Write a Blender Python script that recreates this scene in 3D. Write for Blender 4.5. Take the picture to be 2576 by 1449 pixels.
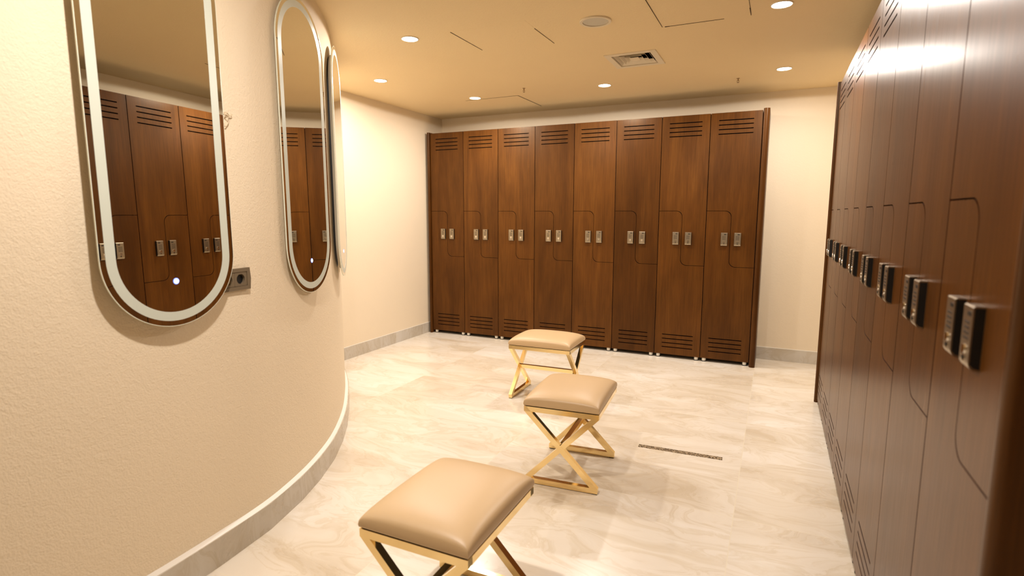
import bpy, bmesh, math, random
from mathutils import Vector, Matrix
random.seed(7)
C = bpy.context.scene.collection
for o in list(bpy.data.objects): bpy.data.objects.remove(o)

# ------------------------------------------------------------------ camera, light, exposure
scn = bpy.context.scene
YAW, PITCH, ROLL = -0.4419, -0.1323, 0.0018
CAM = Vector((3.343, -5.043, 1.290))
cy, sy, cp, sp = math.cos(YAW), math.sin(YAW), math.cos(PITCH), math.sin(PITCH)
fw = Vector((sy*cp, cy*cp, sp)); rt = Vector((cy, -sy, 0)); up = rt.cross(fw)
r2 = rt*math.cos(ROLL) + up*math.sin(ROLL); u2 = up*math.cos(ROLL) - rt*math.sin(ROLL)
cam_d = bpy.data.cameras.new('camera'); cam = bpy.data.objects.new('camera', cam_d); C.objects.link(cam)
M = Matrix.Identity(4)
for i in range(3):
    M[i][0], M[i][1], M[i][2], M[i][3] = r2[i], u2[i], -fw[i], CAM[i]
cam.matrix_world = M
cam_d.sensor_width = 36; cam_d.sensor_fit = 'HORIZONTAL'; cam_d.lens = 1393.09/2576*36
cam_d.clip_start = 0.02; cam_d.clip_end = 50
cam_d.dof.use_dof = True; cam_d.dof.focus_distance = 3.3; cam_d.dof.aperture_fstop = 2.8
scn.camera = cam

w = bpy.data.worlds.new('world'); scn.world = w; w.use_nodes = True
w.node_tree.nodes['Background'].inputs[0].default_value = (1, .85, .62, 1)
w.node_tree.nodes['Background'].inputs[1].default_value = 0.02
scn.view_settings.view_transform = 'Standard'; scn.view_settings.look = 'None'
scn.view_settings.gamma = 1; scn.view_settings.use_curve_mapping = False
scn.view_settings.exposure = 0.0
LAMP_COL = (1.0, 0.925, 0.865)
LAMP_W = 11.6        # wide downward share of each lamp
GRAZE_W = 10.5         # share that leaves the lens at flat angles
# six lamps in view, then those behind and beside the camera: (x, y, power factor)
LAMPS = [(1.304, -2.165, 1.0), (0.478, -1.404, .78), (0.83, -0.516, 1.0), (2.024, -0.508, 1.0), (3.333, -0.471, 1.0), (3.307, -1.834, 1.0),
         (2.35, -4.05, 1.65)]

# ------------------------------------------------------------------ sizes
W = 0.4; XR = 3.669; Y0 = -0.793; ZB, Z2, Z1, ZT = 0.033, 0.847, 1.321, 2.129
ZC = 2.329; YB = 0.330; XL = -0.060; XRW = 4.03; YF = -8.9; DEP = 0.318

# ------------------------------------------------------------------ material helpers
def mat(name, col, rough=.5, metal=0., spec=.5, **kw):
    m = bpy.data.materials.new(name); m.use_nodes = True
    b = m.node_tree.nodes['Principled BSDF']
    b.inputs['Base Color'].default_value = (*col, 1); b.inputs['Roughness'].default_value = rough
    b.inputs['Metallic'].default_value = metal; b.inputs['Specular IOR Level'].default_value = spec
    for k, v in kw.items(): b.inputs[k.replace('_', ' ')].default_value = v
    return m
def N(m, t, **kw):
    n = m.node_tree.nodes.new(t)
    for k, v in kw.items(): setattr(n, k, v)
    return n
def L(m, a, b): m.node_tree.links.new(a, b)
def bsdf(m): return m.node_tree.nodes['Principled BSDF']
def ramp(m, fac, stops):
    r = N(m, 'ShaderNodeValToRGB'); e = r.color_ramp.elements
    while len(e) < len(stops): e.new(.5)
    for i, (p, c) in enumerate(stops): e[i].position = p; e[i].color = (*c, 1) if len(c) == 3 else c
    L(m, fac, r.inputs[0]); return r.outputs[0]
def noise(m, vec, scale, detail=4, rough=.55, dist=0.):
    n = N(m, 'ShaderNodeTexNoise'); n.inputs['Scale'].default_value = scale; n.inputs['Detail'].default_value = detail
    n.inputs['Roughness'].default_value = rough; n.inputs['Distortion'].default_value = dist
    L(m, vec, n.inputs['Vector']); return n.outputs['Fac']
def mapping(m, vec, scale=(1, 1, 1), loc=(0, 0, 0), rot=(0, 0, 0)):
    n = N(m, 'ShaderNodeMapping'); n.inputs['Scale'].default_value = scale; n.inputs['Location'].default_value = loc
    n.inputs['Rotation'].default_value = rot; L(m, vec, n.inputs[0]); return n.outputs[0]
def geo(m): return N(m, 'ShaderNodeNewGeometry').outputs['Position']
def bump(m, h, strength, dist):
    n = N(m, 'ShaderNodeBump'); n.inputs['Strength'].default_value = strength; n.inputs['Distance'].default_value = dist
    L(m, h, n.inputs['Height']); L(m, n.outputs[0], bsdf(m).inputs['Normal'])
def mixc(m, fac, a, b, mode='MIX'):
    n = N(m, 'ShaderNodeMix', data_type='RGBA', blend_type=mode)
    for s, v in ((0, fac), (6, a), (7, b)):
        if hasattr(v, 'is_output'): L(m, v, n.inputs[s])
        else: n.inputs[s].default_value = v if s == 0 else (*v, 1)
    return n.outputs[2]

def mat_plaster(name, col, strength, scale=1.):
    m = mat(name, col, .62, spec=.25); g = geo(m)
    a = noise(m, g, 55*scale, 3, .5, .6); b = noise(m, g, 150*scale, 2)
    s = N(m, 'ShaderNodeMath', operation='ADD'); L(m, a, s.inputs[0]); L(m, b, s.inputs[1])
    bump(m, s.outputs[0], strength, .004)
    c = ramp(m, noise(m, g, 1.3, 3), [(.3, tuple(x*.97 for x in col)), (.7, col)])
    L(m, c, bsdf(m).inputs['Base Color']); return m
PLASTER = mat_plaster('textured_plaster', (.83, .70, .51), .42, 1.15)
PAINT = mat_plaster('smooth_paint', (.83, .71, .53), .12)
CEIL = mat_plaster('ceiling_paint', (.84, .665, .39), .25, 1.4)

def mat_wood():
    m = mat('walnut_veneer', (.12, .045, .015), .36, spec=.28)
    bsdf(m).inputs['Specular Tint'].default_value = (1, .84, .60, 1)          # amber lacquer
    oi = N(m, 'ShaderNodeObjectInfo'); g = geo(m)
    off = N(m, 'ShaderNodeVectorMath', operation='MULTIPLY_ADD')
    L(m, oi.outputs['Color'], off.inputs[0]); off.inputs[1].default_value = (37, 23, 11); L(m, g, off.inputs[2])
    v = off.outputs[0]
    fine = noise(m, mapping(m, v, (130, 130, 4.5)), 1, 4, .6)
    wide = noise(m, mapping(m, v, (7, 7, .7)), 1, 5, .55, 1.6)
    cloud = noise(m, mapping(m, v, (3.5, 3.5, 1.6)), 1, 3)
    c1 = ramp(m, wide, [(.25, (.080, .027, .0048)), (.5, (.108, .0385, .0066)), (.75, (.135, .051, .0088))])
    c2 = ramp(m, fine, [(.3, (.72, .70, .68)), (.65, (1.06, 1.06, 1.06))])
    c3 = ramp(m, cloud, [(.3, (.78, .76, .74)), (.7, (1.15, 1.15, 1.15))])
    c = mixc(m, 1., mixc(m, 1., c1, c2, 'MULTIPLY'), c3, 'MULTIPLY')
    sep = N(m, 'ShaderNodeSeparateColor'); L(m, oi.outputs['Color'], sep.inputs[0])
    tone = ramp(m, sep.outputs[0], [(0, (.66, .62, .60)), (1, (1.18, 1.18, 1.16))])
    L(m, mixc(m, 1., c, tone, 'MULTIPLY'), bsdf(m).inputs['Base Color'])
    L(m, ramp(m, fine, [(.2, (.34,)*3), (.8, (.26,)*3)]), bsdf(m).inputs['Roughness'])
    bump(m, fine, .05, .001); return m
WOOD = mat_wood()
EDGE = mat('dark_wood_edge', (.045, .014, .006), .4)
INSIDE = mat('shaded_inside', (.012, .007, .005), .8)  # near-black colour holds the shade of closed interiors
BLACK = mat('black_plastic', (.006, .006, .006), .45)
RUBBER = mat('black_rubber', (.01, .01, .01), .7)
NICKEL = mat('satin_nickel', (.40, .34, .25), .34, 1.)
CHROME = mat('bright_chrome', (.85, .82, .76), .12, 1.)
WHITEP = mat('ivory_plastic', (.90, .85, .75), .4)
BRASS = mat('polished_brass', (.95, .74, .38), .13, 1.)
BOARD = mat('black_seat_board', (.012, .009, .007), .8)
GREYSOCK = mat('bronze_grey_plastic', (.17, .125, .075), .38)
METALW = mat('cream_painted_metal', (.78, .68, .50), .45)
GRILLE = mat('grey_speaker_mesh', (.58, .53, .42), .8)
CAULK = mat('white_caulk', (.86, .82, .74), .4)
SEAM = mat('dark_seam', (.07, .035, .012), .9)
BRONZE = mat('dull_sprinkler_metal', (.35, .22, .10), .4, .8)
MIRROR = mat('silvered_glass', (.80, .78, .71), .012, 1.)
FROST = mat('frosted_glass_band', (.60, .63, .54), .30)
GEDGE = mat('pale_glass_edge', (.78, .80, .66), .2)
WIRE = mat('pale_wire', (.62, .50, .33), .5)
LENS = mat('lamp_lens', (1, 1, 1), .5); bsdf(LENS).inputs['Emission Color'].default_value = (1, .93, .80, 1); bsdf(LENS).inputs['Emission Strength'].default_value = 30
LED = mat('blue_white_led', (1, 1, 1), .5); bsdf(LED).inputs['Emission Color'].default_value = (.55, .68, 1, 1); bsdf(LED).inputs['Emission Strength'].default_value = 6
LEDB = mat('blue_led_glow', (.2, .3, 1), .5); bsdf(LEDB).inputs['Emission Color'].default_value = (.10, .20, 1, 1); bsdf(LEDB).inputs['Emission Strength'].default_value = 1.2  # emitting ring that paints the glow around the LED

def mat_leather():
    m = mat('tan_leatherette', (.61, .43, .235), .42, spec=.5); tc = N(m, 'ShaderNodeTexCoord').outputs['Object']
    v = N(m, 'ShaderNodeTexVoronoi'); v.inputs['Scale'].default_value = 420; L(m, tc, v.inputs['Vector'])
    bump(m, v.outputs['Distance'], .06, .0006); return m
LEATHER = mat_leather()

def mat_marble(name, k=1., tiles=True):
    m = mat(name, (.78, .7, .55), .22, spec=.5); g = geo(m)
    sep = N(m, 'ShaderNodeSeparateXYZ'); L(m, g, sep.inputs[0])
    def math_(op, a, b=None):
        n = N(m, 'ShaderNodeMath', operation=op)
        for i, v in enumerate((a, b)):
            if v is None: continue
            if hasattr(v, 'is_output'): L(m, v, n.inputs[i])
            else: n.inputs[i].default_value = v
        return n.outputs[0]
    if tiles:
        tx = math_('DIVIDE', math_('SUBTRACT', sep.outputs[0], 3.250), 1.2); ty = math_('DIVIDE', math_('SUBTRACT', sep.outputs[1], -2.62), 1.2)
    else:
        tx = math_('DIVIDE', sep.outputs[0], .6); ty = math_('DIVIDE', sep.outputs[1], .6)
    cmb = N(m, 'ShaderNodeCombineXYZ'); L(m, math_('FLOOR', tx), cmb.inputs[0]); L(m, math_('FLOOR', ty), cmb.inputs[1])
    wn = N(m, 'ShaderNodeTexWhiteNoise'); L(m, cmb.outputs[0], wn.inputs['Vector'])
    off = N(m, 'ShaderNodeVectorMath', operation='MULTIPLY_ADD'); L(m, wn.outputs['Color'], off.inputs[0]); off.inputs[1].default_value = (9, 9, 9); L(m, g, off.inputs[2])
    v = mapping(m, off.outputs[0], (1.0, 2.3, 1.0), rot=(0, 0, .38))
    wv = N(m, 'ShaderNodeTexNoise'); wv.inputs['Scale'].default_value = 1.6; wv.inputs['Detail'].default_value = 2; L(m, v, wv.inputs['Vector'])
    wp = N(m, 'ShaderNodeVectorMath', operation='MULTIPLY_ADD'); L(m, wv.outputs['Color'], wp.inputs[0]); wp.inputs[1].default_value = (.9, .9, 0); L(m, v, wp.inputs[2])
    v = wp.outputs[0]
    a = noise(m, v, 1.4, 6, .55, .5); b = noise(m, v, 2.0, 7, .6, .9); c = noise(m, v, .8, 3, .5, .3)
    base = ramp(m, a, [(.34, (.70*k, .615*k, .49*k)), (.50, (.81*k, .74*k, .63*k)), (.64, (.86*k, .81*k, .725*k))])
    vein = ramp(m, b, [(.40, (1, 1, 1)), (.475, (.90, .865, .80)), (.49, (.98, .97, .96)), (.55, (1, 1, 1)), (.585, (.93, .90, .85)), (.60, (1, 1, 1))])
    soft = ramp(m, c, [(.35, (.94, .915, .87)), (.65, (1.02, 1.02, 1.02))])
    col = mixc(m, 1., mixc(m, 1., base, vein, 'MULTIPLY'), soft, 'MULTIPLY')
    if tiles:
        fx = math_('ABSOLUTE', math_('SUBTRACT', math_('FRACT', math_('ADD', tx, .5)), .5)); fy = math_('ABSOLUTE', math_('SUBTRACT', math_('FRACT', math_('ADD', ty, .5)), .5))
        line = math_('LESS_THAN', math_('MINIMUM', fx, fy), .0013)
        col = mixc(m, line, col, (.80*k, .72*k, .56*k))
    L(m, col, bsdf(m).inputs['Base Color']); L(m, ramp(m, a, [(.3, (.30,)*3), (.7, (.20,)*3)]), bsdf(m).inputs['Roughness'])
    return m
MARBLE = mat_marble('marble_floor_tile'); SKIRT = mat_marble('stone_skirting', .72, False)
def mat_drain():
    m = mat('perforated_steel', (.3, .22, .12), .4, .7); tc = N(m, 'ShaderNodeTexCoord').outputs['Object']
    v = N(m, 'ShaderNodeTexVoronoi'); v.inputs['Scale'].default_value = 120; L(m, tc, v.inputs['Vector'])
    L(m, ramp(m, v.outputs['Distance'], [(.25, (.03, .02, .01)), (.45, (.36, .27, .16)), (.8, (.6, .48, .32))]), bsdf(m).inputs['Base Color']); return m
DRAIN = mat_drain()

# ------------------------------------------------------------------ geometry helpers
def tf(vs, mtx):
    return [mtx @ Vector(v) for v in vs] if mtx else [Vector(v) for v in vs]
def add_box(bm, x0, x1, y0, y1, z0, z1, mi=0, mtx=None):
    vs = [bm.verts.new(p) for p in tf([(x, y, z) for x in (x0, x1) for y in (y0, y1) for z in (z0, z1)], mtx)]
    for f in ((0, 1, 3, 2), (4, 6, 7, 5), (0, 4, 5, 1), (2, 3, 7, 6), (0, 2, 6, 4), (1, 5, 7, 3)):
        fc = bm.faces.new([vs[i] for i in f]); fc.material_index = mi
def add_prism(bm, poly, a, b, axis='z', mi=0, mtx=None, mi_side=None):
    """polygon extruded from a to b along an axis; poly is in the other two coordinates"""
    def P(p, h): return {'z': (p[0], p[1], h), 'y': (p[0], h, p[1]), 'x': (h, p[0], p[1])}[axis]
    n = len(poly); A = [bm.verts.new(v) for v in tf([P(p, a) for p in poly], mtx)]; B = [bm.verts.new(v) for v in tf([P(p, b) for p in poly], mtx)]
    f = bm.faces.new(A); f.material_index = mi; g = bm.faces.new(list(reversed(B))); g.material_index = mi
    for i in range(n):
        s = bm.faces.new((A[i], B[i], B[(i+1) % n], A[(i+1) % n])); s.material_index = mi if mi_side is None else mi_side
def add_cyl(bm, c, r, h, axis='z', n=24, mi=0, r2=None, mtx=None):
    r2 = r if r2 is None else r2
    def P(a, rr, hh):
        u, v = rr*math.cos(a), rr*math.sin(a)
        return {'z': (c[0]+u, c[1]+v, c[2]+hh), 'y': (c[0]+u, c[1]+hh, c[2]+v), 'x': (c[0]+hh, c[1]+u, c[2]+v)}[axis]
    A = [bm.verts.new(v) for v in tf([P(2*math.pi*i/n, r, 0) for i in range(n)], mtx)]; B = [bm.verts.new(v) for v in tf([P(2*math.pi*i/n, r2, h) for i in range(n)], mtx)]
    for f in (A, list(reversed(B))): bm.faces.new(f).material_index = mi
    for i in range(n): bm.faces.new((A[i], B[i], B[(i+1) % n], A[(i+1) % n])).material_index = mi
def add_tube(bm, pts, r, n=8, mi=0):
    rings = []
    for i, p in enumerate(pts):
        p = Vector(p); d = (Vector(pts[min(i+1, len(pts)-1)]) - Vector(pts[max(i-1, 0)])).normalized()
        a = d.orthogonal().normalized() if not rings else (prev - d*prev.dot(d)).normalized()
        prev = a; b = d.cross(a)
        rings.append([bm.verts.new(p + (a*math.cos(t) + b*math.sin(t))*r) for t in [2*math.pi*k/n for k in range(n)]])
    for A, B in zip(rings, rings[1:]):
        for k in range(n): bm.faces.new((A[k], A[(k+1) % n], B[(k+1) % n], B[k])).material_index = mi
    bm.faces.new(list(reversed(rings[0]))).material_index = mi; bm.faces.new(rings[-1]).material_index = mi
def mesh(name, bm, mats, smooth=None):
    bmesh.ops.recalc_face_normals(bm, faces=bm.faces)
    if smooth is not None:
        for f in bm.faces: f.smooth = True
        for e in bm.edges:
            if len(e.link_faces) == 2 and e.calc_face_angle(0) > smooth: e.smooth = False
    me = bpy.data.meshes.new(name); bm.to_mesh(me); bm.free()
    for m in (mats if isinstance(mats, (list, tuple)) else [mats]): me.materials.append(m)
    return me
def obj(name, me, parent=None, loc=None):
    o = bpy.data.objects.new(name, me); C.objects.link(o)
    if parent: o.parent = parent
    if loc: o.location = loc
    return o
def build(name, fn, mats, parent=None, smooth=None, loc=None):
    bm = bmesh.new(); fn(bm); return obj(name, mesh(name, bm, mats, smooth), parent, loc)
def tag(o, label=None, cat=None, group=None, kind=None):
    if label: o['label'] = label
    if cat: o['category'] = cat
    if group: o['group'] = group
    if kind: o['kind'] = kind
    return o
def empty(name, loc=(0, 0, 0), rz=0, **k):
    o = bpy.data.objects.new(name, None); C.objects.link(o); o.location = loc; o.rotation_euler = (0, 0, rz)
    o.empty_display_size = .05; tag(o, **k); return o
def copy_tree(o, parent=None):
    c = o.copy(); C.objects.link(c)
    if parent: c.parent = parent
    for ch in list(o.children): copy_tree(ch, c)
    return c
def boolean(me, cutter_bm, name):
    """cut the closed cutter out of a mesh, return the new mesh"""
    a = bpy.data.objects.new('a', me); cme = mesh('c', cutter_bm, [EDGE]); b = bpy.data.objects.new('b', cme)
    C.objects.link(a); C.objects.link(b)
    md = a.modifiers.new('m', 'BOOLEAN'); md.operation = 'DIFFERENCE'; md.solver = 'EXACT'; md.object = b
    dg = bpy.context.evaluated_depsgraph_get(); dg.update()
    new = bpy.data.meshes.new_from_object(a.evaluated_get(dg)); new.name = name
    bpy.data.objects.remove(a); bpy.data.objects.remove(b); bpy.data.meshes.remove(cme)
    return new

# ------------------------------------------------------------------ the room
def structure(name, fn, mats, smooth=None): return tag(build(name, fn, mats, smooth=smooth), kind='structure')
structure('floor', lambda bm: add_box(bm, -.3, 4.3, -9.1, .5, -.1, 0), MARBLE)
VX0, VX1, VY0, VY1 = 2.268, 2.572, -1.318, -.992          # hole for the air diffuser
def ceil(bm):
    add_box(bm, -.3, VX0, -9.1, .5, ZC, ZC+.12); add_box(bm, VX1, 4.3, -9.1, .5, ZC, ZC+.12)
    add_box(bm, VX0, VX1, -9.1, VY0, ZC, ZC+.12); add_box(bm, VX0, VX1, VY1, .5, ZC, ZC+.12)
structure('ceiling', ceil, CEIL)
structure('wall_back', lambda bm: add_box(bm, XL, XRW, YB, YB+.12, 0, ZC), PAINT)
structure('wall_left', lambda bm: add_box(bm, XL-.12, XL, -1.46, YB+.12, 0, ZC), PAINT)
structure('wall_right', lambda bm: add_box(bm, XRW, XRW+.12, YF, YB+.12, 0, ZC), PAINT)
structure('wall_front', lambda bm: add_box(bm, XL, XRW, YF-.12, YF, 0, ZC), PAINT)
# curved wall: outer line of its skirting, measured along the floor
FOOT = [(1.40, -8.9), (1.46, -7.2), (1.50, -6.2), (1.535, -5.6), (1.558, -5.1), (1.572, -4.65), (1.579, -4.30), (1.578, -4.02), (1.562, -3.78), (1.534, -3.536), (1.472, -3.31),
        (1.398, -3.12), (1.297, -2.915), (1.17, -2.712), (1.030, -2.518), (.854, -2.305), (.655, -2.082), (.42, -1.853), (.17, -1.64), (-.06, -1.48)]
def spline(pts, k=6):
    out = []
    P = [pts[0]] + pts + [pts[-1]]
    for i in range(1, len(P)-2):
        p0, p1, p2, p3 = (Vector(P[j]) for j in (i-1, i, i+1, i+2))
        for s in range(k):
            t = s/k
            out.append(.5*((2*p1) + (p2-p0)*t + (2*p0-5*p1+4*p2-p3)*t*t + (3*p1-p0-3*p2+p3)*t**3))
    out.append(Vector(pts[-1])); return out
def inset(pts, d):
    out = []
    for i, p in enumerate(pts):
        t = (Vector(pts[min(i+1, len(pts)-1)]) - Vector(pts[max(i-1, 0)])).normalized()
        out.append(Vector(p) - Vector((t.y, -t.x))*d)
    return out
CURVE = inset(spline(FOOT, 8), .024)
CURVE = [Vector((c.x, max(c.y, YF))) for c in CURVE]; CURVE[-1] = Vector((XL, -1.46)); CURVE[0] = Vector((CURVE[0].x, YF))
structure('wall_curved', lambda bm: add_prism(bm, [tuple(c) for c in CURVE] + [(XL, YF)], 0, ZC), PLASTER, smooth=.5)
INN = inset(FOOT, .030)
def strip(bm, outer, inner, z0, z1):
    for a, b, c, d in zip(outer, outer[1:], inner[1:], inner): add_prism(bm, [tuple(a), tuple(b), tuple(c), tuple(d)], z0, z1)
structure('baseboard_curved', lambda bm: strip(bm, FOOT[1:-1], INN[1:-1], 0, .110), SKIRT)
structure('baseboard_left', lambda bm: add_box(bm, XL, XL+.010, -1.44, YB, 0, .110), SKIRT)
structure('baseboard_back', lambda bm: add_box(bm, XL+.010, XRW, YB-.010, YB, 0, .110), SKIRT)
structure('baseboard_right', lambda bm: add_box(bm, XRW-.010, XRW, YF, YB-.01, 0, .110), SKIRT)
CO, CI = inset(spline(FOOT, 8), .006), inset(spline(FOOT, 8), .028)
def bead(bm):
    for i in range(8, len(CO)-9):
        a, b, c, d = CO[i], CO[i+1], CI[i+1], CI[i]
        vs = [bm.verts.new(v) for v in ((*a, .1100), (*b, .1100), (*c, .1100), (*d, .1100), (*(a.lerp(d, .55)), .1165), (*(b.lerp(c, .55)), .1165), (*c, .121), (*d, .121))]
        for f in ((0, 1, 5, 4), (4, 5, 6, 7), (7, 6, 2, 3), (0, 3, 2, 1)): bm.faces.new([vs[k] for k in f])
    bmesh.ops.remove_doubles(bm, verts=bm.verts, dist=.0003)
structure('trim_1', bead, CAULK, smooth=1.)
structure('trim_2', lambda bm: add_box(bm, XL+.010, XRW, YB-.009, YB, .110, .114), CAULK)
structure('trim_3', lambda bm: add_box(bm, XL, XL+.006, -1.44, YB-.01, .110, .1125), CAULK)

# ------------------------------------------------------------------ lockers (front face in the plane y = 0, width along x)
R = .05; XM = .2; G = .0018; TH = .018
def arc(cx, cz, r, a0, a1, n=7): return [(cx + r*math.cos(math.radians(a0+(a1-a0)*i/n)), cz + r*math.sin(math.radians(a0+(a1-a0)*i/n))) for i in range(n+1)]
GV = .0028
low = [(GV, ZB), (W-GV, ZB), (W-GV, Z2-G)] + arc(XM+R-G, Z2+R-G, R, 270, 180) + arc(XM-R-G, Z1-R-G, R, 0, 90) + [(GV, Z1-G)]
upp = [(GV, ZT), (GV, Z1+G)] + arc(XM-R+G, Z1-R+G, R, 90, 0) + arc(XM+R+G, Z2+R+G, R, 180, 270) + [(W-GV, Z2+G), (W-GV, ZT)]
def door_mesh(name, poly, zs):
    bm = bmesh.new(); add_prism(bm, poly, 0, TH, 'y', 0)
    me = mesh(name, bm, [WOOD, EDGE])
    for p in me.polygons:
        if abs(p.normal.y) < .5: p.material_index = 1
    cut = bmesh.new()
    for z in zs: add_box(cut, .066, .334, -.01, TH+.01, z-.0042, z+.0042)
    return boolean(me, cut, name)
ZS_U = (2.067, 2.030, 1.993, 1.956); ZS_L = (.215, .177, .138, .100)
LOWER = door_mesh('lower_door', low, ZS_L); UPPER = door_mesh('upper_door', upp, ZS_U)
def carcass(bm):
    t = .016
    add_box(bm, .001, t, TH+.002, DEP, ZB+.002, ZT-.002); add_box(bm, W-t, W-.001, TH+.002, DEP, ZB+.002, ZT-.002)
    add_box(bm, t, W-t, TH+.002, DEP, ZB+.002, ZB+t); add_box(bm, t, W-t, TH+.002, DEP, ZT-t, ZT-.002)
    add_box(bm, t, W-t, DEP-.008, DEP, ZB+t, ZT-t)
    add_box(bm, t, W-t, TH+.006, TH+.012, ZB+t, ZT-t, 1)  # dark sheet behind the vent slots, painting the unlit interior
bm = bmesh.new(); carcass(bm); CARC = mesh('carcass', bm, [INSIDE, INSIDE])  # carcass near black so the door gaps read as shade
def lock(bm):
    prof = [(0, .0555), (-.0150, .0555), (-.0175, .053), (-.0175, -.040)] + [(-.0175+.011*(1-math.cos(t)), -.040-.0155*math.sin(t)) for t in [math.pi/2*i/5 for i in range(1, 6)]] + [(0, -.0555)]
    add_prism(bm, prof, -.0255, .0255, 'x', 0)
    side = [(-.001, .0525), (-.0152, .0525), (-.0152, -.044), (-.0100, -.0505), (-.001, -.0525)]
    for s in (-1, 1): add_prism(bm, side, s*.0250, s*.0262, 'x', 1)
    y = -.0175
    add_box(bm, -.001, .0165, y-.0006, y+.001, .0375, .0445, 1)                 # display
    for r_ in range(4):
        for c_ in range(3): add_box(bm, -.0135+c_*.0095, -.0065+c_*.0095, y-.0007, y+.001, .0235-r_*.0092, .0275-r_*.0092, 2)
    add_cyl(bm, (0, y+.001, -.0215), .0095, -.0038, 'y', 20, 3, .0085)
    add_cyl(bm, (0, y+.001, -.0365), .0065, -.0018, 'y', 14, 3); add_cyl(bm, (0, y-.0012, -.0365), .0032, -.0012, 'y', 10, 1)
KEY = mat('dark_key', (.04, .028, .018), .5)
bm = bmesh.new(); lock(bm); LOCK = mesh('door_lock', bm, [NICKEL, BLACK, KEY, CHROME], .6)
def foot(bm):
    add_cyl(bm, (0, 0, 0), .020, .006, n=20, mi=1); add_cyl(bm, (0, 0, .006), .0165, .029, n=20, mi=0, r2=.0175)
bm = bmesh.new(); foot(bm); FOOTM = mesh('foot', bm, [WHITEP, RUBBER], .6)
def make_locker():
    root = empty('locker')
    obj('carcass', CARC, root)
    lo = obj('lower_door', LOWER, root); upo = obj('upper_door', UPPER, root)
    obj('door_lock', LOCK, lo, (.153, 0, 1.082)); obj('door_lock', LOCK, upo, (.259, 0, 1.082))
    for x in (.033, W-.033):
        for y in (.026, DEP-.04): obj('foot', FOOTM, root, (x, y, 0))
    return root
proto = make_locker(); used = False
tones_b = [.45, .60, .62, .30, .66, .12, .62, .48]; tones_r = [.5, .55, .45, .5, .42, .5, .46, .40]
def paint(o, c):
    o.color = c
    for ch in o.children: paint(ch, c)
lab_b = ['brown wooden locker at the left end of the back row, beside the pale left wall',
         'brown wooden two-door locker second from the left end of the back row',
         'brown wooden two-door locker third from the left in the back row',
         'wooden locker fourth from the left in the back row, partly behind the farthest stool',
         'lightest brown wooden two-door locker fourth from the right end of the back row',
         'darkest brown wooden two-door locker in the back row, third from its right end',
         'brown wooden two-door locker second from the right end of the back row',
         'wooden locker at the right end of the back row, against its end panel']
ordr = ['eighth', 'seventh', 'sixth', 'fifth', 'fourth', 'third', 'second']
lab_r = ['farthest brown wooden locker of the right-hand row, beside its far end panel'] + \
        ['wooden two-door locker in the right-hand row, %s counted from the camera' % k for k in ordr[1:]] + \
        ['nearest brown wooden locker of the right-hand row, blurred at the right edge']
for i in range(8):
    o = proto if not used else copy_tree(proto); used = True
    o.location = (i*W, 0, 0); tag(o, lab_b[i], 'locker', 'two-door wooden lockers along the back wall')
    paint(o, (tones_b[i], (i*.37) % 1, (i*.71) % 1, 1))
for i in range(8):
    o = copy_tree(proto); o.location = (XR, Y0-i*W, 0); o.rotation_euler = (0, 0, -math.pi/2)
    for ch in o.children:
        for g_ in ch.children: g_.location.x += .005
    tag(o, lab_r[i], 'locker', 'two-door wooden lockers along the right-hand wall')
    paint(o, (tones_r[i], (i*.53+.2) % 1, (i*.29+.4) % 1, 1))
def end_panel(name, x0, x1, nose, label, loc=(0, 0, 0), rz=0):
    """upright side board with a rounded front edge"""
    c = (x0+x1)/2; h = (x1-x0)/2
    poly = [(x1, DEP)] + [(c + h*math.cos(t), -nose+h*.8 - h*.8*math.sin(t)) for t in [math.pi*i/10 for i in range(11)]] + [(x0, DEP)]
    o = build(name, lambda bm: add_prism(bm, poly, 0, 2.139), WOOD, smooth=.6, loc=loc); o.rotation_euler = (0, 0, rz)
    o.color = (0, .6, .2, 1); tag(o, label, 'panel', 'rounded end panels of the locker rows')  # darkest tone on all; paints in the shade of the near panel
end_panel('end_panel', -.030, -.003, .024, 'narrow dark wooden end panel at the left end of the back lockers')
end_panel('end_panel', 8*W+.003, 8*W+.050, .034, 'rounded reddish-brown end panel at the right end of the back lockers')
end_panel('end_panel', -.032, -.003, .016, 'dark wooden end panel closing the far end of the right-hand lockers', (XR, Y0, 0), -math.pi/2)
end_panel('end_panel', 8*W+.003, 8*W+.046, .010, 'wooden end panel nearest the camera, darkened for its unlit face, at the right edge', (XR, Y0, 0), -math.pi/2)

# ------------------------------------------------------------------ stools
SL, SW, SH, T = .445, .362, .385, .025                     # length, width of the crossed ends, frame height, tube
def clip_rect(poly, x0, x1, z0, z1):
    for ax, lim, sg in ((0, x0, 1), (0, x1, -1), (1, z0, 1), (1, z1, -1)):
        out = []
        for i, p in enumerate(poly):
            q = poly[i-1]; ip, iq = (p[ax]-lim)*sg >= 0, (q[ax]-lim)*sg >= 0
            if ip != iq:
                t = (lim-q[ax])/(p[ax]-q[ax]); out.append((q[0]+(p[0]-q[0])*t, q[1]+(p[1]-q[1])*t))
            if ip: out.append(p)
        poly = out
    return poly
ZF = .004
def diag(bm, s, y0, y1):
    a = Vector((-s*(SW/2-.006), SH-.012)); b = Vector((s*(SW/2-.006), ZF+.012)); d = (b-a).normalized(); n = Vector((-d.y, d.x))*T/2
    a = a-d*.1; b = b+d*.1
    add_prism(bm, clip_rect([tuple(a+n), tuple(b+n), tuple(b-n), tuple(a-n)], -SW/2, SW/2, ZF, SH), y0, y1, 'y')
def cross_frame(bm, s):                                    # s = -1 front end, +1 back end
    y0, y1 = sorted((s*SL/2, s*(SL/2-T)))
    diag(bm, 1, y0, y1); diag(bm, -1, y0+.0004, y1-.0004)
    add_box(bm, -SW/2+.012, SW/2-.012, y0+.0002, y1-.0002, ZF, ZF+T)
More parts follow.
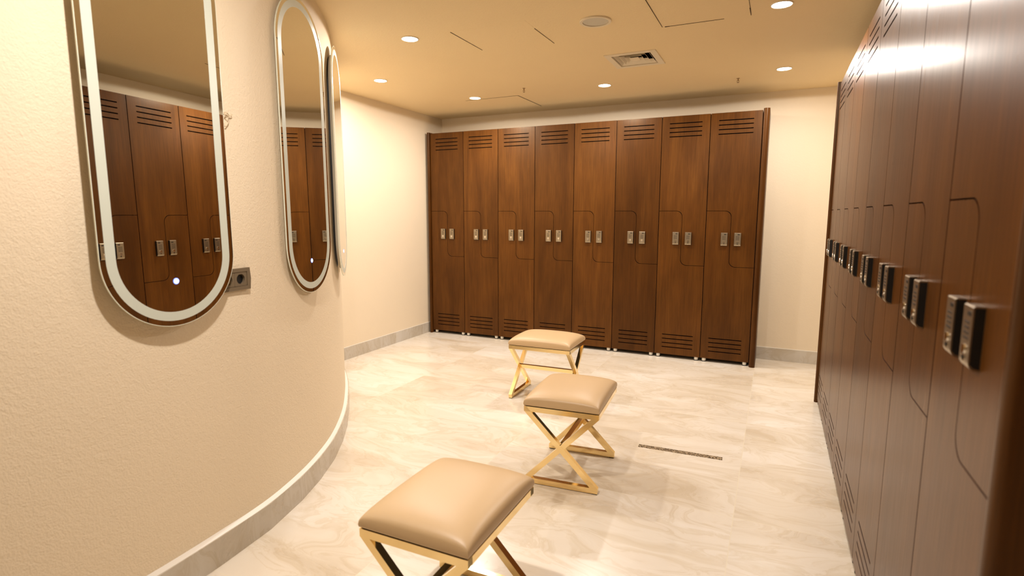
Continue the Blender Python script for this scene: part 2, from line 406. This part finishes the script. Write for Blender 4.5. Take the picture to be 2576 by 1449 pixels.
def top_frame(bm):
    for s in (-1, 1):
        add_box(bm, -SW/2, SW/2, *sorted((s*SL/2, s*(SL/2-T))), SH-T, SH-.0005)
        add_box(bm, *sorted((s*SW/2, s*(SW/2-T))), -SL/2+T, SL/2-T, SH-T, SH-.0005)
def cushion(bm):
    n = 28; a, b = SW/2+.002, SL/2+.002; e = .019; rows = []
    def prof(t): return 1-abs(t)**2.7
    for i in range(n+1):
        row = []
        for j in range(n+1):
            u, v = math.sin((2*i/n-1)*math.pi/2), math.sin((2*j/n-1)*math.pi/2)
            k = max(0, prof(u)*prof(v))**.31
            pull = 1-.004*(1-k)
            row.append(bm.verts.new((u*a*pull, v*b*pull, .0025+e+.049*k)))
        rows.append(row)
    for i in range(n):
        for j in range(n): bm.faces.new((rows[i][j], rows[i+1][j], rows[i+1][j+1], rows[i][j+1]))
    rim = [rows[i][0] for i in range(n)] + [rows[n][j] for j in range(n)] + [rows[i][n] for i in range(n, 0, -1)] + [rows[0][j] for j in range(n, 0, -1)]
    prev = rim
    for z, k in ((.0025+e*.55, 1.006), (.0025+e*.15, 1.0), (.0025, .985)):
        cur = [bm.verts.new((v.co.x*k, v.co.y*k, z)) for v in rim]
        for i in range(len(rim)): bm.faces.new((prev[i], cur[i], cur[(i+1) % len(rim)], prev[(i+1) % len(rim)]))
        prev = cur
    bm.faces.new(prev)
def make_stool():
    root = empty('cross_leg_stool')
    build('top_frame', top_frame, BRASS, root)
    for s in (-1, 1):
        lf = build('cross_leg', lambda bm: cross_frame(bm, s), BRASS, root)
        for x in (-1, 1): build('glide', lambda bm: add_box(bm, *sorted((x*(SW/2-.002), x*(SW/2-.026))), *sorted((s*(SL/2-.002), s*(SL/2-.023))), 0, ZF+.0002), RUBBER, lf)
    build('stretcher', lambda bm: add_box(bm, -T/2, T/2, -SL/2+T, SL/2-T, (SH+ZF)/2-T/2, (SH+ZF)/2+T/2), BRASS, root)
    build('seat_board', lambda bm: add_box(bm, -SW/2+.006, SW/2-.006, -SL/2+.006, SL/2-.006, SH-.004, SH+.0035), BOARD, root)
    c = build('cushion', cushion, LEATHER, root, smooth=1.0, loc=(0, 0, SH)); 
    return root
st = make_stool(); GS = 'tan padded stools with crossed brass legs'
st.location = (2.480, -3.650, 0); st.rotation_euler = (0, 0, .005)
tag(st, 'nearest tan padded stool on crossed brass legs, cut off by the bottom of the photo', 'stool', GS)
s2 = copy_tree(st); s2.location = (2.470, -2.482, 0); s2.rotation_euler = (0, 0, math.radians(4.5))
tag(s2, 'middle tan padded stool on crossed brass legs, left of the floor drain', 'stool', GS)
s3 = copy_tree(st); s3.location = (1.922, -1.446, 0); s3.rotation_euler = (0, 0, math.radians(91.5))
tag(s3, 'farthest tan padded stool on crossed brass legs, in front of the back lockers', 'stool', GS)

# ------------------------------------------------------------------ mirrors
def stadium(w_, h_, n=20):
    r = w_/2; s = h_/2-r
    return [(r*math.cos(math.pi*i/n), s+r*math.sin(math.pi*i/n)) for i in range(n+1)] + [(r*math.cos(math.pi+math.pi*i/n), -s+r*math.sin(math.pi+math.pi*i/n)) for i in range(n+1)]
def ring(bm, o, i, y0, y1):
    A = [[bm.verts.new((p[0], y, p[1])) for p in pl] for pl, y in ((o, y0), (i, y0), (i, y1), (o, y1))]
    n = len(o)
    for k in range(n):
        for a, b in ((0, 1), (1, 2), (2, 3), (3, 0)): bm.faces.new((A[a][k], A[a][(k+1) % n], A[b][(k+1) % n], A[b][k]))
MW, MH = .460, 1.300
def mirror(c, az, tilt, gap, label):
    """front face looks along local -y; gap = front face to the wall behind it"""
    root = empty('oval_mirror', (c[0], c[1], c[2]), label=label, cat='mirror', group='tall oval mirrors on the curved wall')
    root.rotation_euler = (-math.radians(tilt), 0, math.radians(az)+math.pi/2)
    build('mirror_glass', lambda bm: add_prism(bm, stadium(MW-.004, MH-.004, 40), 0, .0048, 'y'), MIRROR, root)
    build('polished_edge', lambda bm: ring(bm, stadium(MW, MH, 40), stadium(MW-.004, MH-.004, 40), .0003, .005), GEDGE, root)
    build('frosted_band', lambda bm: ring(bm, stadium(MW-.036, MH-.036, 40), stadium(MW-.094, MH-.094, 40), -.0004, .001), FROST, root)
    build('back_box', lambda bm: ring(bm, stadium(MW-.115, MH-.115, 30), stadium(MW-.127, MH-.127, 30), .0222, gap-.004), BLACK, root)
    build('light_strip', lambda bm: ring(bm, stadium(MW-.095, MH-.095, 30), stadium(MW-.125, MH-.125, 30), .0052, .0225), GRILLE, root)
    build('touch_light', lambda bm: (add_cyl(bm, (0, -.0002, -MH/2+.147), .0105, -.0006, 'y', 24, 1), add_cyl(bm, (0, -.0006, -MH/2+.147), .0080, -.0008, 'y', 24)), [LED, LEDB], root)
    return root
mirror((1.5800, -3.8900, 1.575), 3.4, .55, .036, 'nearest oval mirror, cut off by the top of the photo, left of the wall socket')
mirror((1.3970, -3.1160, 1.578), 20.8, .27, .030, 'middle oval mirror with frosted border, right of the wall socket')
a3 = math.radians(36.5)
mirror((1.020+.012*math.cos(a3), -2.505+.012*math.sin(a3), 1.575), 36.5, .3, .036, 'farthest oval mirror, seen almost edge on, next to the pale left wall')
# loose cable behind the farthest mirror
cb = Vector((math.cos(a3), math.sin(a3), 0)); ct = Vector((-cb.y, cb.x, 0)); c0 = Vector((1.020, -2.505, 0))
def cable(bm):
    q = [(-.176, 1.13, .004), (-.17, 1.09, .006), (-.166, 1.05, .003), (-.172, 1.00, .006), (-.158, .965, .003), (-.15, .985, .006)]
    pts = spline([(a, z) for a, z, d in q], 5)
    add_tube(bm, [c0 + ct*p[0] + cb*(.002) + Vector((0, 0, p[1])) for p in pts], .0028)
tag(build('loose_cable', cable, WIRE, smooth=1), 'thin pale loose cable hanging behind the farthest mirror', 'cable')

# point and tangent on the curved wall at a given y
def wall_at(y):
    for a, b in zip(CURVE, CURVE[1:]):
        if a.y <= y <= b.y:
            t = (y-a.y)/(b.y-a.y); return a.lerp(b, t), (b-a).normalized()
# wall socket
p, t = wall_at(-3.634); rz = math.atan2(t.y, t.x)
so = empty('wall_socket', (p.x, p.y, 1.046), rz, label='bronze-grey double power socket on the curved wall, partly behind the nearest mirror', cat='socket')
def plate(bm):
    ring(bm, [(-.078, -.041), (.072, -.041), (.076, 0), (.072, .041), (-.078, .041)], [(-.062, -.027), (.058, -.027), (.058, 0), (.058, .027), (-.062, .027)], -.012, .002)
build('cover_frame', plate, GREYSOCK, so)
for k, cx in enumerate((-.031, .028)):
    def ins(bm):
        n = 24; o_ = [(cx+x, z) for x, z in [(.029*max(-1, min(1, 1.4*math.cos(a))), .026*max(-1, min(1, 1.4*math.sin(a)))) for a in [2*math.pi*i/n for i in range(n)]]]
        i_ = [(cx+.0195*math.cos(a), .0195*math.sin(a)) for a in [2*math.pi*i/n for i in range(n)]]
        ring(bm, o_, i_, -.010, .002)
    s_ = build('socket_insert', ins, GREYSOCK, so)
    build('socket_well', lambda bm: (add_cyl(bm, (cx, .001, 0), .0197, -.001, 'y', 24), [add_cyl(bm, (cx+d, 0, 0), .0028, -.0015, 'y', 10) for d in (-.009, .009)]), BLACK, s_)
    build('earth_clip', lambda bm: [add_box(bm, cx-.003, cx+.003, -.009, -.0005, s*.0185-.0012, s*.0185+.0012) for s in (-1, 1)], CHROME, s_)
# pigtail of wires leaving the wall beside the nearest mirror
p, t = wall_at(-3.625); nrm = Vector((t.y, -t.x))
def wires(bm):
    def q(a, z, d): return (p.x+t.x*a+nrm.x*d, p.y+t.y*a+nrm.y*d, z)
    for pts in ([(-.030, 1.655, .003), (-.012, 1.646, .010), (.004, 1.634, .014), (.014, 1.640, .010), (.030, 1.648, .004)],
                [(.016, 1.645, .006), (.004, 1.650, .012), (-.010, 1.640, .012), (-.016, 1.622, .010), (-.012, 1.606, .008), (-.004, 1.602, .008), (.006, 1.614, .010), (.012, 1.630, .010)],
                [(-.014, 1.646, .006), (.002, 1.652, .010), (.016, 1.636, .008), (.010, 1.626, .005)]):
        s_ = spline([(a, z) for a, z, d in pts], 5); m_ = len(s_)-1
        add_tube(bm, [q(v[0], v[1], pts[min(len(pts)-1, int(i/m_*(len(pts)-1)))][2]) for i, v in enumerate(s_)], .0016, 6)
tag(build('wire_pigtail', wires, WIRE, smooth=1), 'knot of thin pale wires sticking out of the curved wall beside the nearest mirror', 'wire')

# ------------------------------------------------------------------ ceiling things
lab_l = ['round ceiling downlight above the curved wall, left of the cracked ceiling panel seam', 'round ceiling downlight nearest the left wall, beside the farthest mirror', 'round ceiling downlight at the corner of the small far ceiling hatch',
         'round ceiling downlight in front of the middle of the back lockers', 'round ceiling downlight at the far end of the right-hand lockers', 'round ceiling downlight at the top edge of the photo, above the right-hand lockers',
         'round ceiling downlight in front of the nearest mirror, above the top of the photo']
ld = bpy.data.lights.new('downlight_bulb', 'AREA'); ld.shape = 'DISK'; ld.size = .085; ld.color = LAMP_COL; ld.energy = LAMP_W; ld.spread = math.radians(168)
gd = bpy.data.lights.new('downlight_bulb', 'SPOT'); gd.shadow_soft_size = .012; gd.color = LAMP_COL; gd.energy = GRAZE_W; gd.spot_size = math.radians(176); gd.spot_blend = .05
def lamp_ring(bm):
    n = 32; A = [[bm.verts.new((r*math.cos(2*math.pi*i/n), r*math.sin(2*math.pi*i/n), z)) for i in range(n)] for r, z in ((.053, 0), (.052, -.004), (.0475, -.005), (.0465, 0))]
    for a, b in zip(A, A[1:]):
        for i in range(n): bm.faces.new((a[i], a[(i+1) % n], b[(i+1) % n], b[i]))
bm = bmesh.new(); lamp_ring(bm); RING = mesh('trim_ring', bm, METALW, .5)
bm = bmesh.new(); add_cyl(bm, (0, 0, -.004), .0465, .0037, n=32); LENSM = mesh('lens', bm, LENS)
for i, (x, y, k) in enumerate(LAMPS):
    root = empty('downlight', (x, y, ZC), label=lab_l[i], cat='ceiling light', group='round recessed downlights')
    obj('trim_ring', RING, root); obj('lens', LENSM, root)
    l = bpy.data.objects.new('downlight_bulb', ld if k == 1 else ld.copy()); C.objects.link(l); l.parent = root; l.location = (0, 0, -.0075)
    if k != 1: l.data.energy = LAMP_W*k
    g = bpy.data.objects.new('downlight_bulb', gd if k == 1 else gd.copy()); C.objects.link(g); g.parent = root; g.location = (0, 0, -.020)
    if k != 1: g.data.energy = GRAZE_W*k
# speaker
sp_ = empty('ceiling_speaker', (2.396, -1.990, ZC), label='round ceiling speaker with a grey grille', cat='speaker')
def srim(bm):
    n = 48; A = [[bm.verts.new((r*math.cos(2*math.pi*i/n), r*math.sin(2*math.pi*i/n), z)) for i in range(n)] for r, z in ((.086, .0), (.086, -.005), (.084, -.008), (.0705, -.007), (.070, -.004))]
    for a, b in zip(A, A[1:]):
        for i in range(n): bm.faces.new((a[i], a[(i+1) % n], b[(i+1) % n], b[i]))
build('speaker_rim', srim, METALW, sp_, smooth=.5)
build('speaker_grille', lambda bm: add_cyl(bm, (0, 0, -.0035), .0695, .003, n=48), GRILLE, sp_)
# air diffuser: frame, nested pyramids rising into the duct
vt = empty('air_diffuser', ((VX0+VX1)/2, (VY0+VY1)/2, ZC), label='square cream air diffuser with nested louvres in the ceiling', cat='air vent')
HX, HY = (VX1-VX0)/2, (VY1-VY0)/2
def sq(bm, a, b, z0, a2, b2, z1, th=.0012):
    def rect(x, y, z): return [bm.verts.new(v) for v in ((-x, -y, z), (x, -y, z), (x, y, z), (-x, y, z))]
    A, B = rect(a, b, z0), rect(a2, b2, z1); A2, B2 = rect(a-th, b-th, z0), rect(a2-th, b2-th, z1)
    for P_, Q_ in ((A, B), (B2, A2), (A2, A), (B, B2)):
        for i in range(4): bm.faces.new((P_[i], P_[(i+1) % 4], Q_[(i+1) % 4], Q_[i]))
def vframe(bm):
    sq(bm, HX+.016, HY+.016, 0, HX+.016, HY+.016, -.005, .040)
    sq(bm, HX-.024, HY-.024, -.0005, HX-.030, HY-.030, .018)
build('diffuser_frame', vframe, METALW, vt)
for k in range(3):
    a = HX-.034-.030*k; b = HY-.034-.030*k
    build('louvre', lambda bm: sq(bm, a, b, -.001, a-.018, b-.018, .022), METALW, vt)
build('centre_plate', lambda bm: add_box(bm, -(HX-.122), HX-.122, -(HY-.122), HY-.122, -.001, .002), METALW, vt)
def duct(bm):
    add_box(bm, -HX, HX, -HY, HY, .105, .11)
    add_box(bm, -HX+.0005, -HX+.002, -HY, HY, .006, .105); add_box(bm, HX-.002, HX-.0005, -HY, HY, .006, .105)
    add_box(bm, -HX+.002, HX-.002, -HY+.0005, -HY+.002, .006, .105); add_box(bm, -HX+.002, HX-.002, HY-.002, HY-.0005, .006, .105)
build('duct_box', duct, INSIDE, vt)
# access hatches and their seams
def hatch(x0, x1, y0, y1, seams, label):
    root = empty('ceiling_hatch', ((x0+x1)/2, (y0+y1)/2, ZC), label=label, cat='access hatch', group='flush access hatches in the ceiling')
    cx, cy_ = (x0+x1)/2, (y0+y1)/2
    build('hatch_panel', lambda bm: add_box(bm, x0-cx, x1-cx, y0-cy_, y1-cy_, -.0004, .001), CEIL, root)
    for (ax, ay, bx, by, wd) in seams:
        d = Vector((bx-ax, by-ay)).normalized(); n = Vector((-d.y, d.x))*wd/2
        poly = [(ax-cx+n.x, ay-cy_+n.y), (bx-cx+n.x*.6, by-cy_+n.y*.6), (bx-cx-n.x*.6, by-cy_-n.y*.6), (ax-cx-n.x, ay-cy_-n.y)]
        build('seam', lambda bm: add_prism(bm, poly, -.0022, -.0008), SEAM, root)
hatch(2.705, 3.162, -2.20, -1.738, [(2.705, -2.20, 2.706, -1.738, .004), (2.72, -1.738, 2.745, -1.737, .010), (2.745, -1.737, 3.03, -1.734, .0035), (3.161, -2.2, 3.162, -1.85, .003), (3.1615, -1.85, 3.162, -1.735, .005)],
      'square ceiling hatch with a cracked edge at the top of the photo')
hatch(1.586, 2.053, -2.165, -1.715, [(1.586, -2.165, 1.586, -1.78, .004), (2.05, -2.02, 2.053, -1.718, .003)],
      'square ceiling hatch with only two faint side seams, left of the speaker')
hatch(.664, 1.222, -.446, .080, [(1.222, -.446, .90, -.444, .004), (.90, -.444, .69, -.442, .003), (1.222, -.446, 1.230, .080, .006)],
      'square ceiling hatch above the left end of the back lockers')
# sprinkler stubs
def sprink(bm):
    add_cyl(bm, (0, 0, -.002), .012, .002, n=16); add_cyl(bm, (0, 0, -.020), .0035, .020, n=10)
    add_tube(bm, [(0, 0, -.012), (.008, 0, -.016), (.007, 0, -.026), (0, 0, -.030)], .0014, 6); add_tube(bm, [(0, 0, -.012), (-.008, 0, -.016), (-.007, 0, -.026), (0, 0, -.030)], .0014, 6)
    add_cyl(bm, (0, 0, -.032), .009, .0015, n=14)
bm = bmesh.new(); sprink(bm); SPR = mesh('fire_sprinkler', bm, BRONZE, .6)
for x, y, l in ((1.385, -.679, 'tiny sprinkler head on the ceiling above the left half of the back lockers'), (3.017, -.295, 'tiny sprinkler head on the ceiling near the right end of the back lockers')):
    tag(obj('fire_sprinkler', SPR, None, (x, y, ZC)), l, 'sprinkler', 'ceiling sprinkler heads')
# floor drain
dr = empty('floor_drain', (2.937, -2.037, 0), math.radians(2.5), label='narrow perforated metal drain strip set in the marble floor', cat='drain')
build('drain_grate', lambda bm: add_box(bm, -.221, .221, -.019, .019, -.002, .0012), DRAIN, dr)
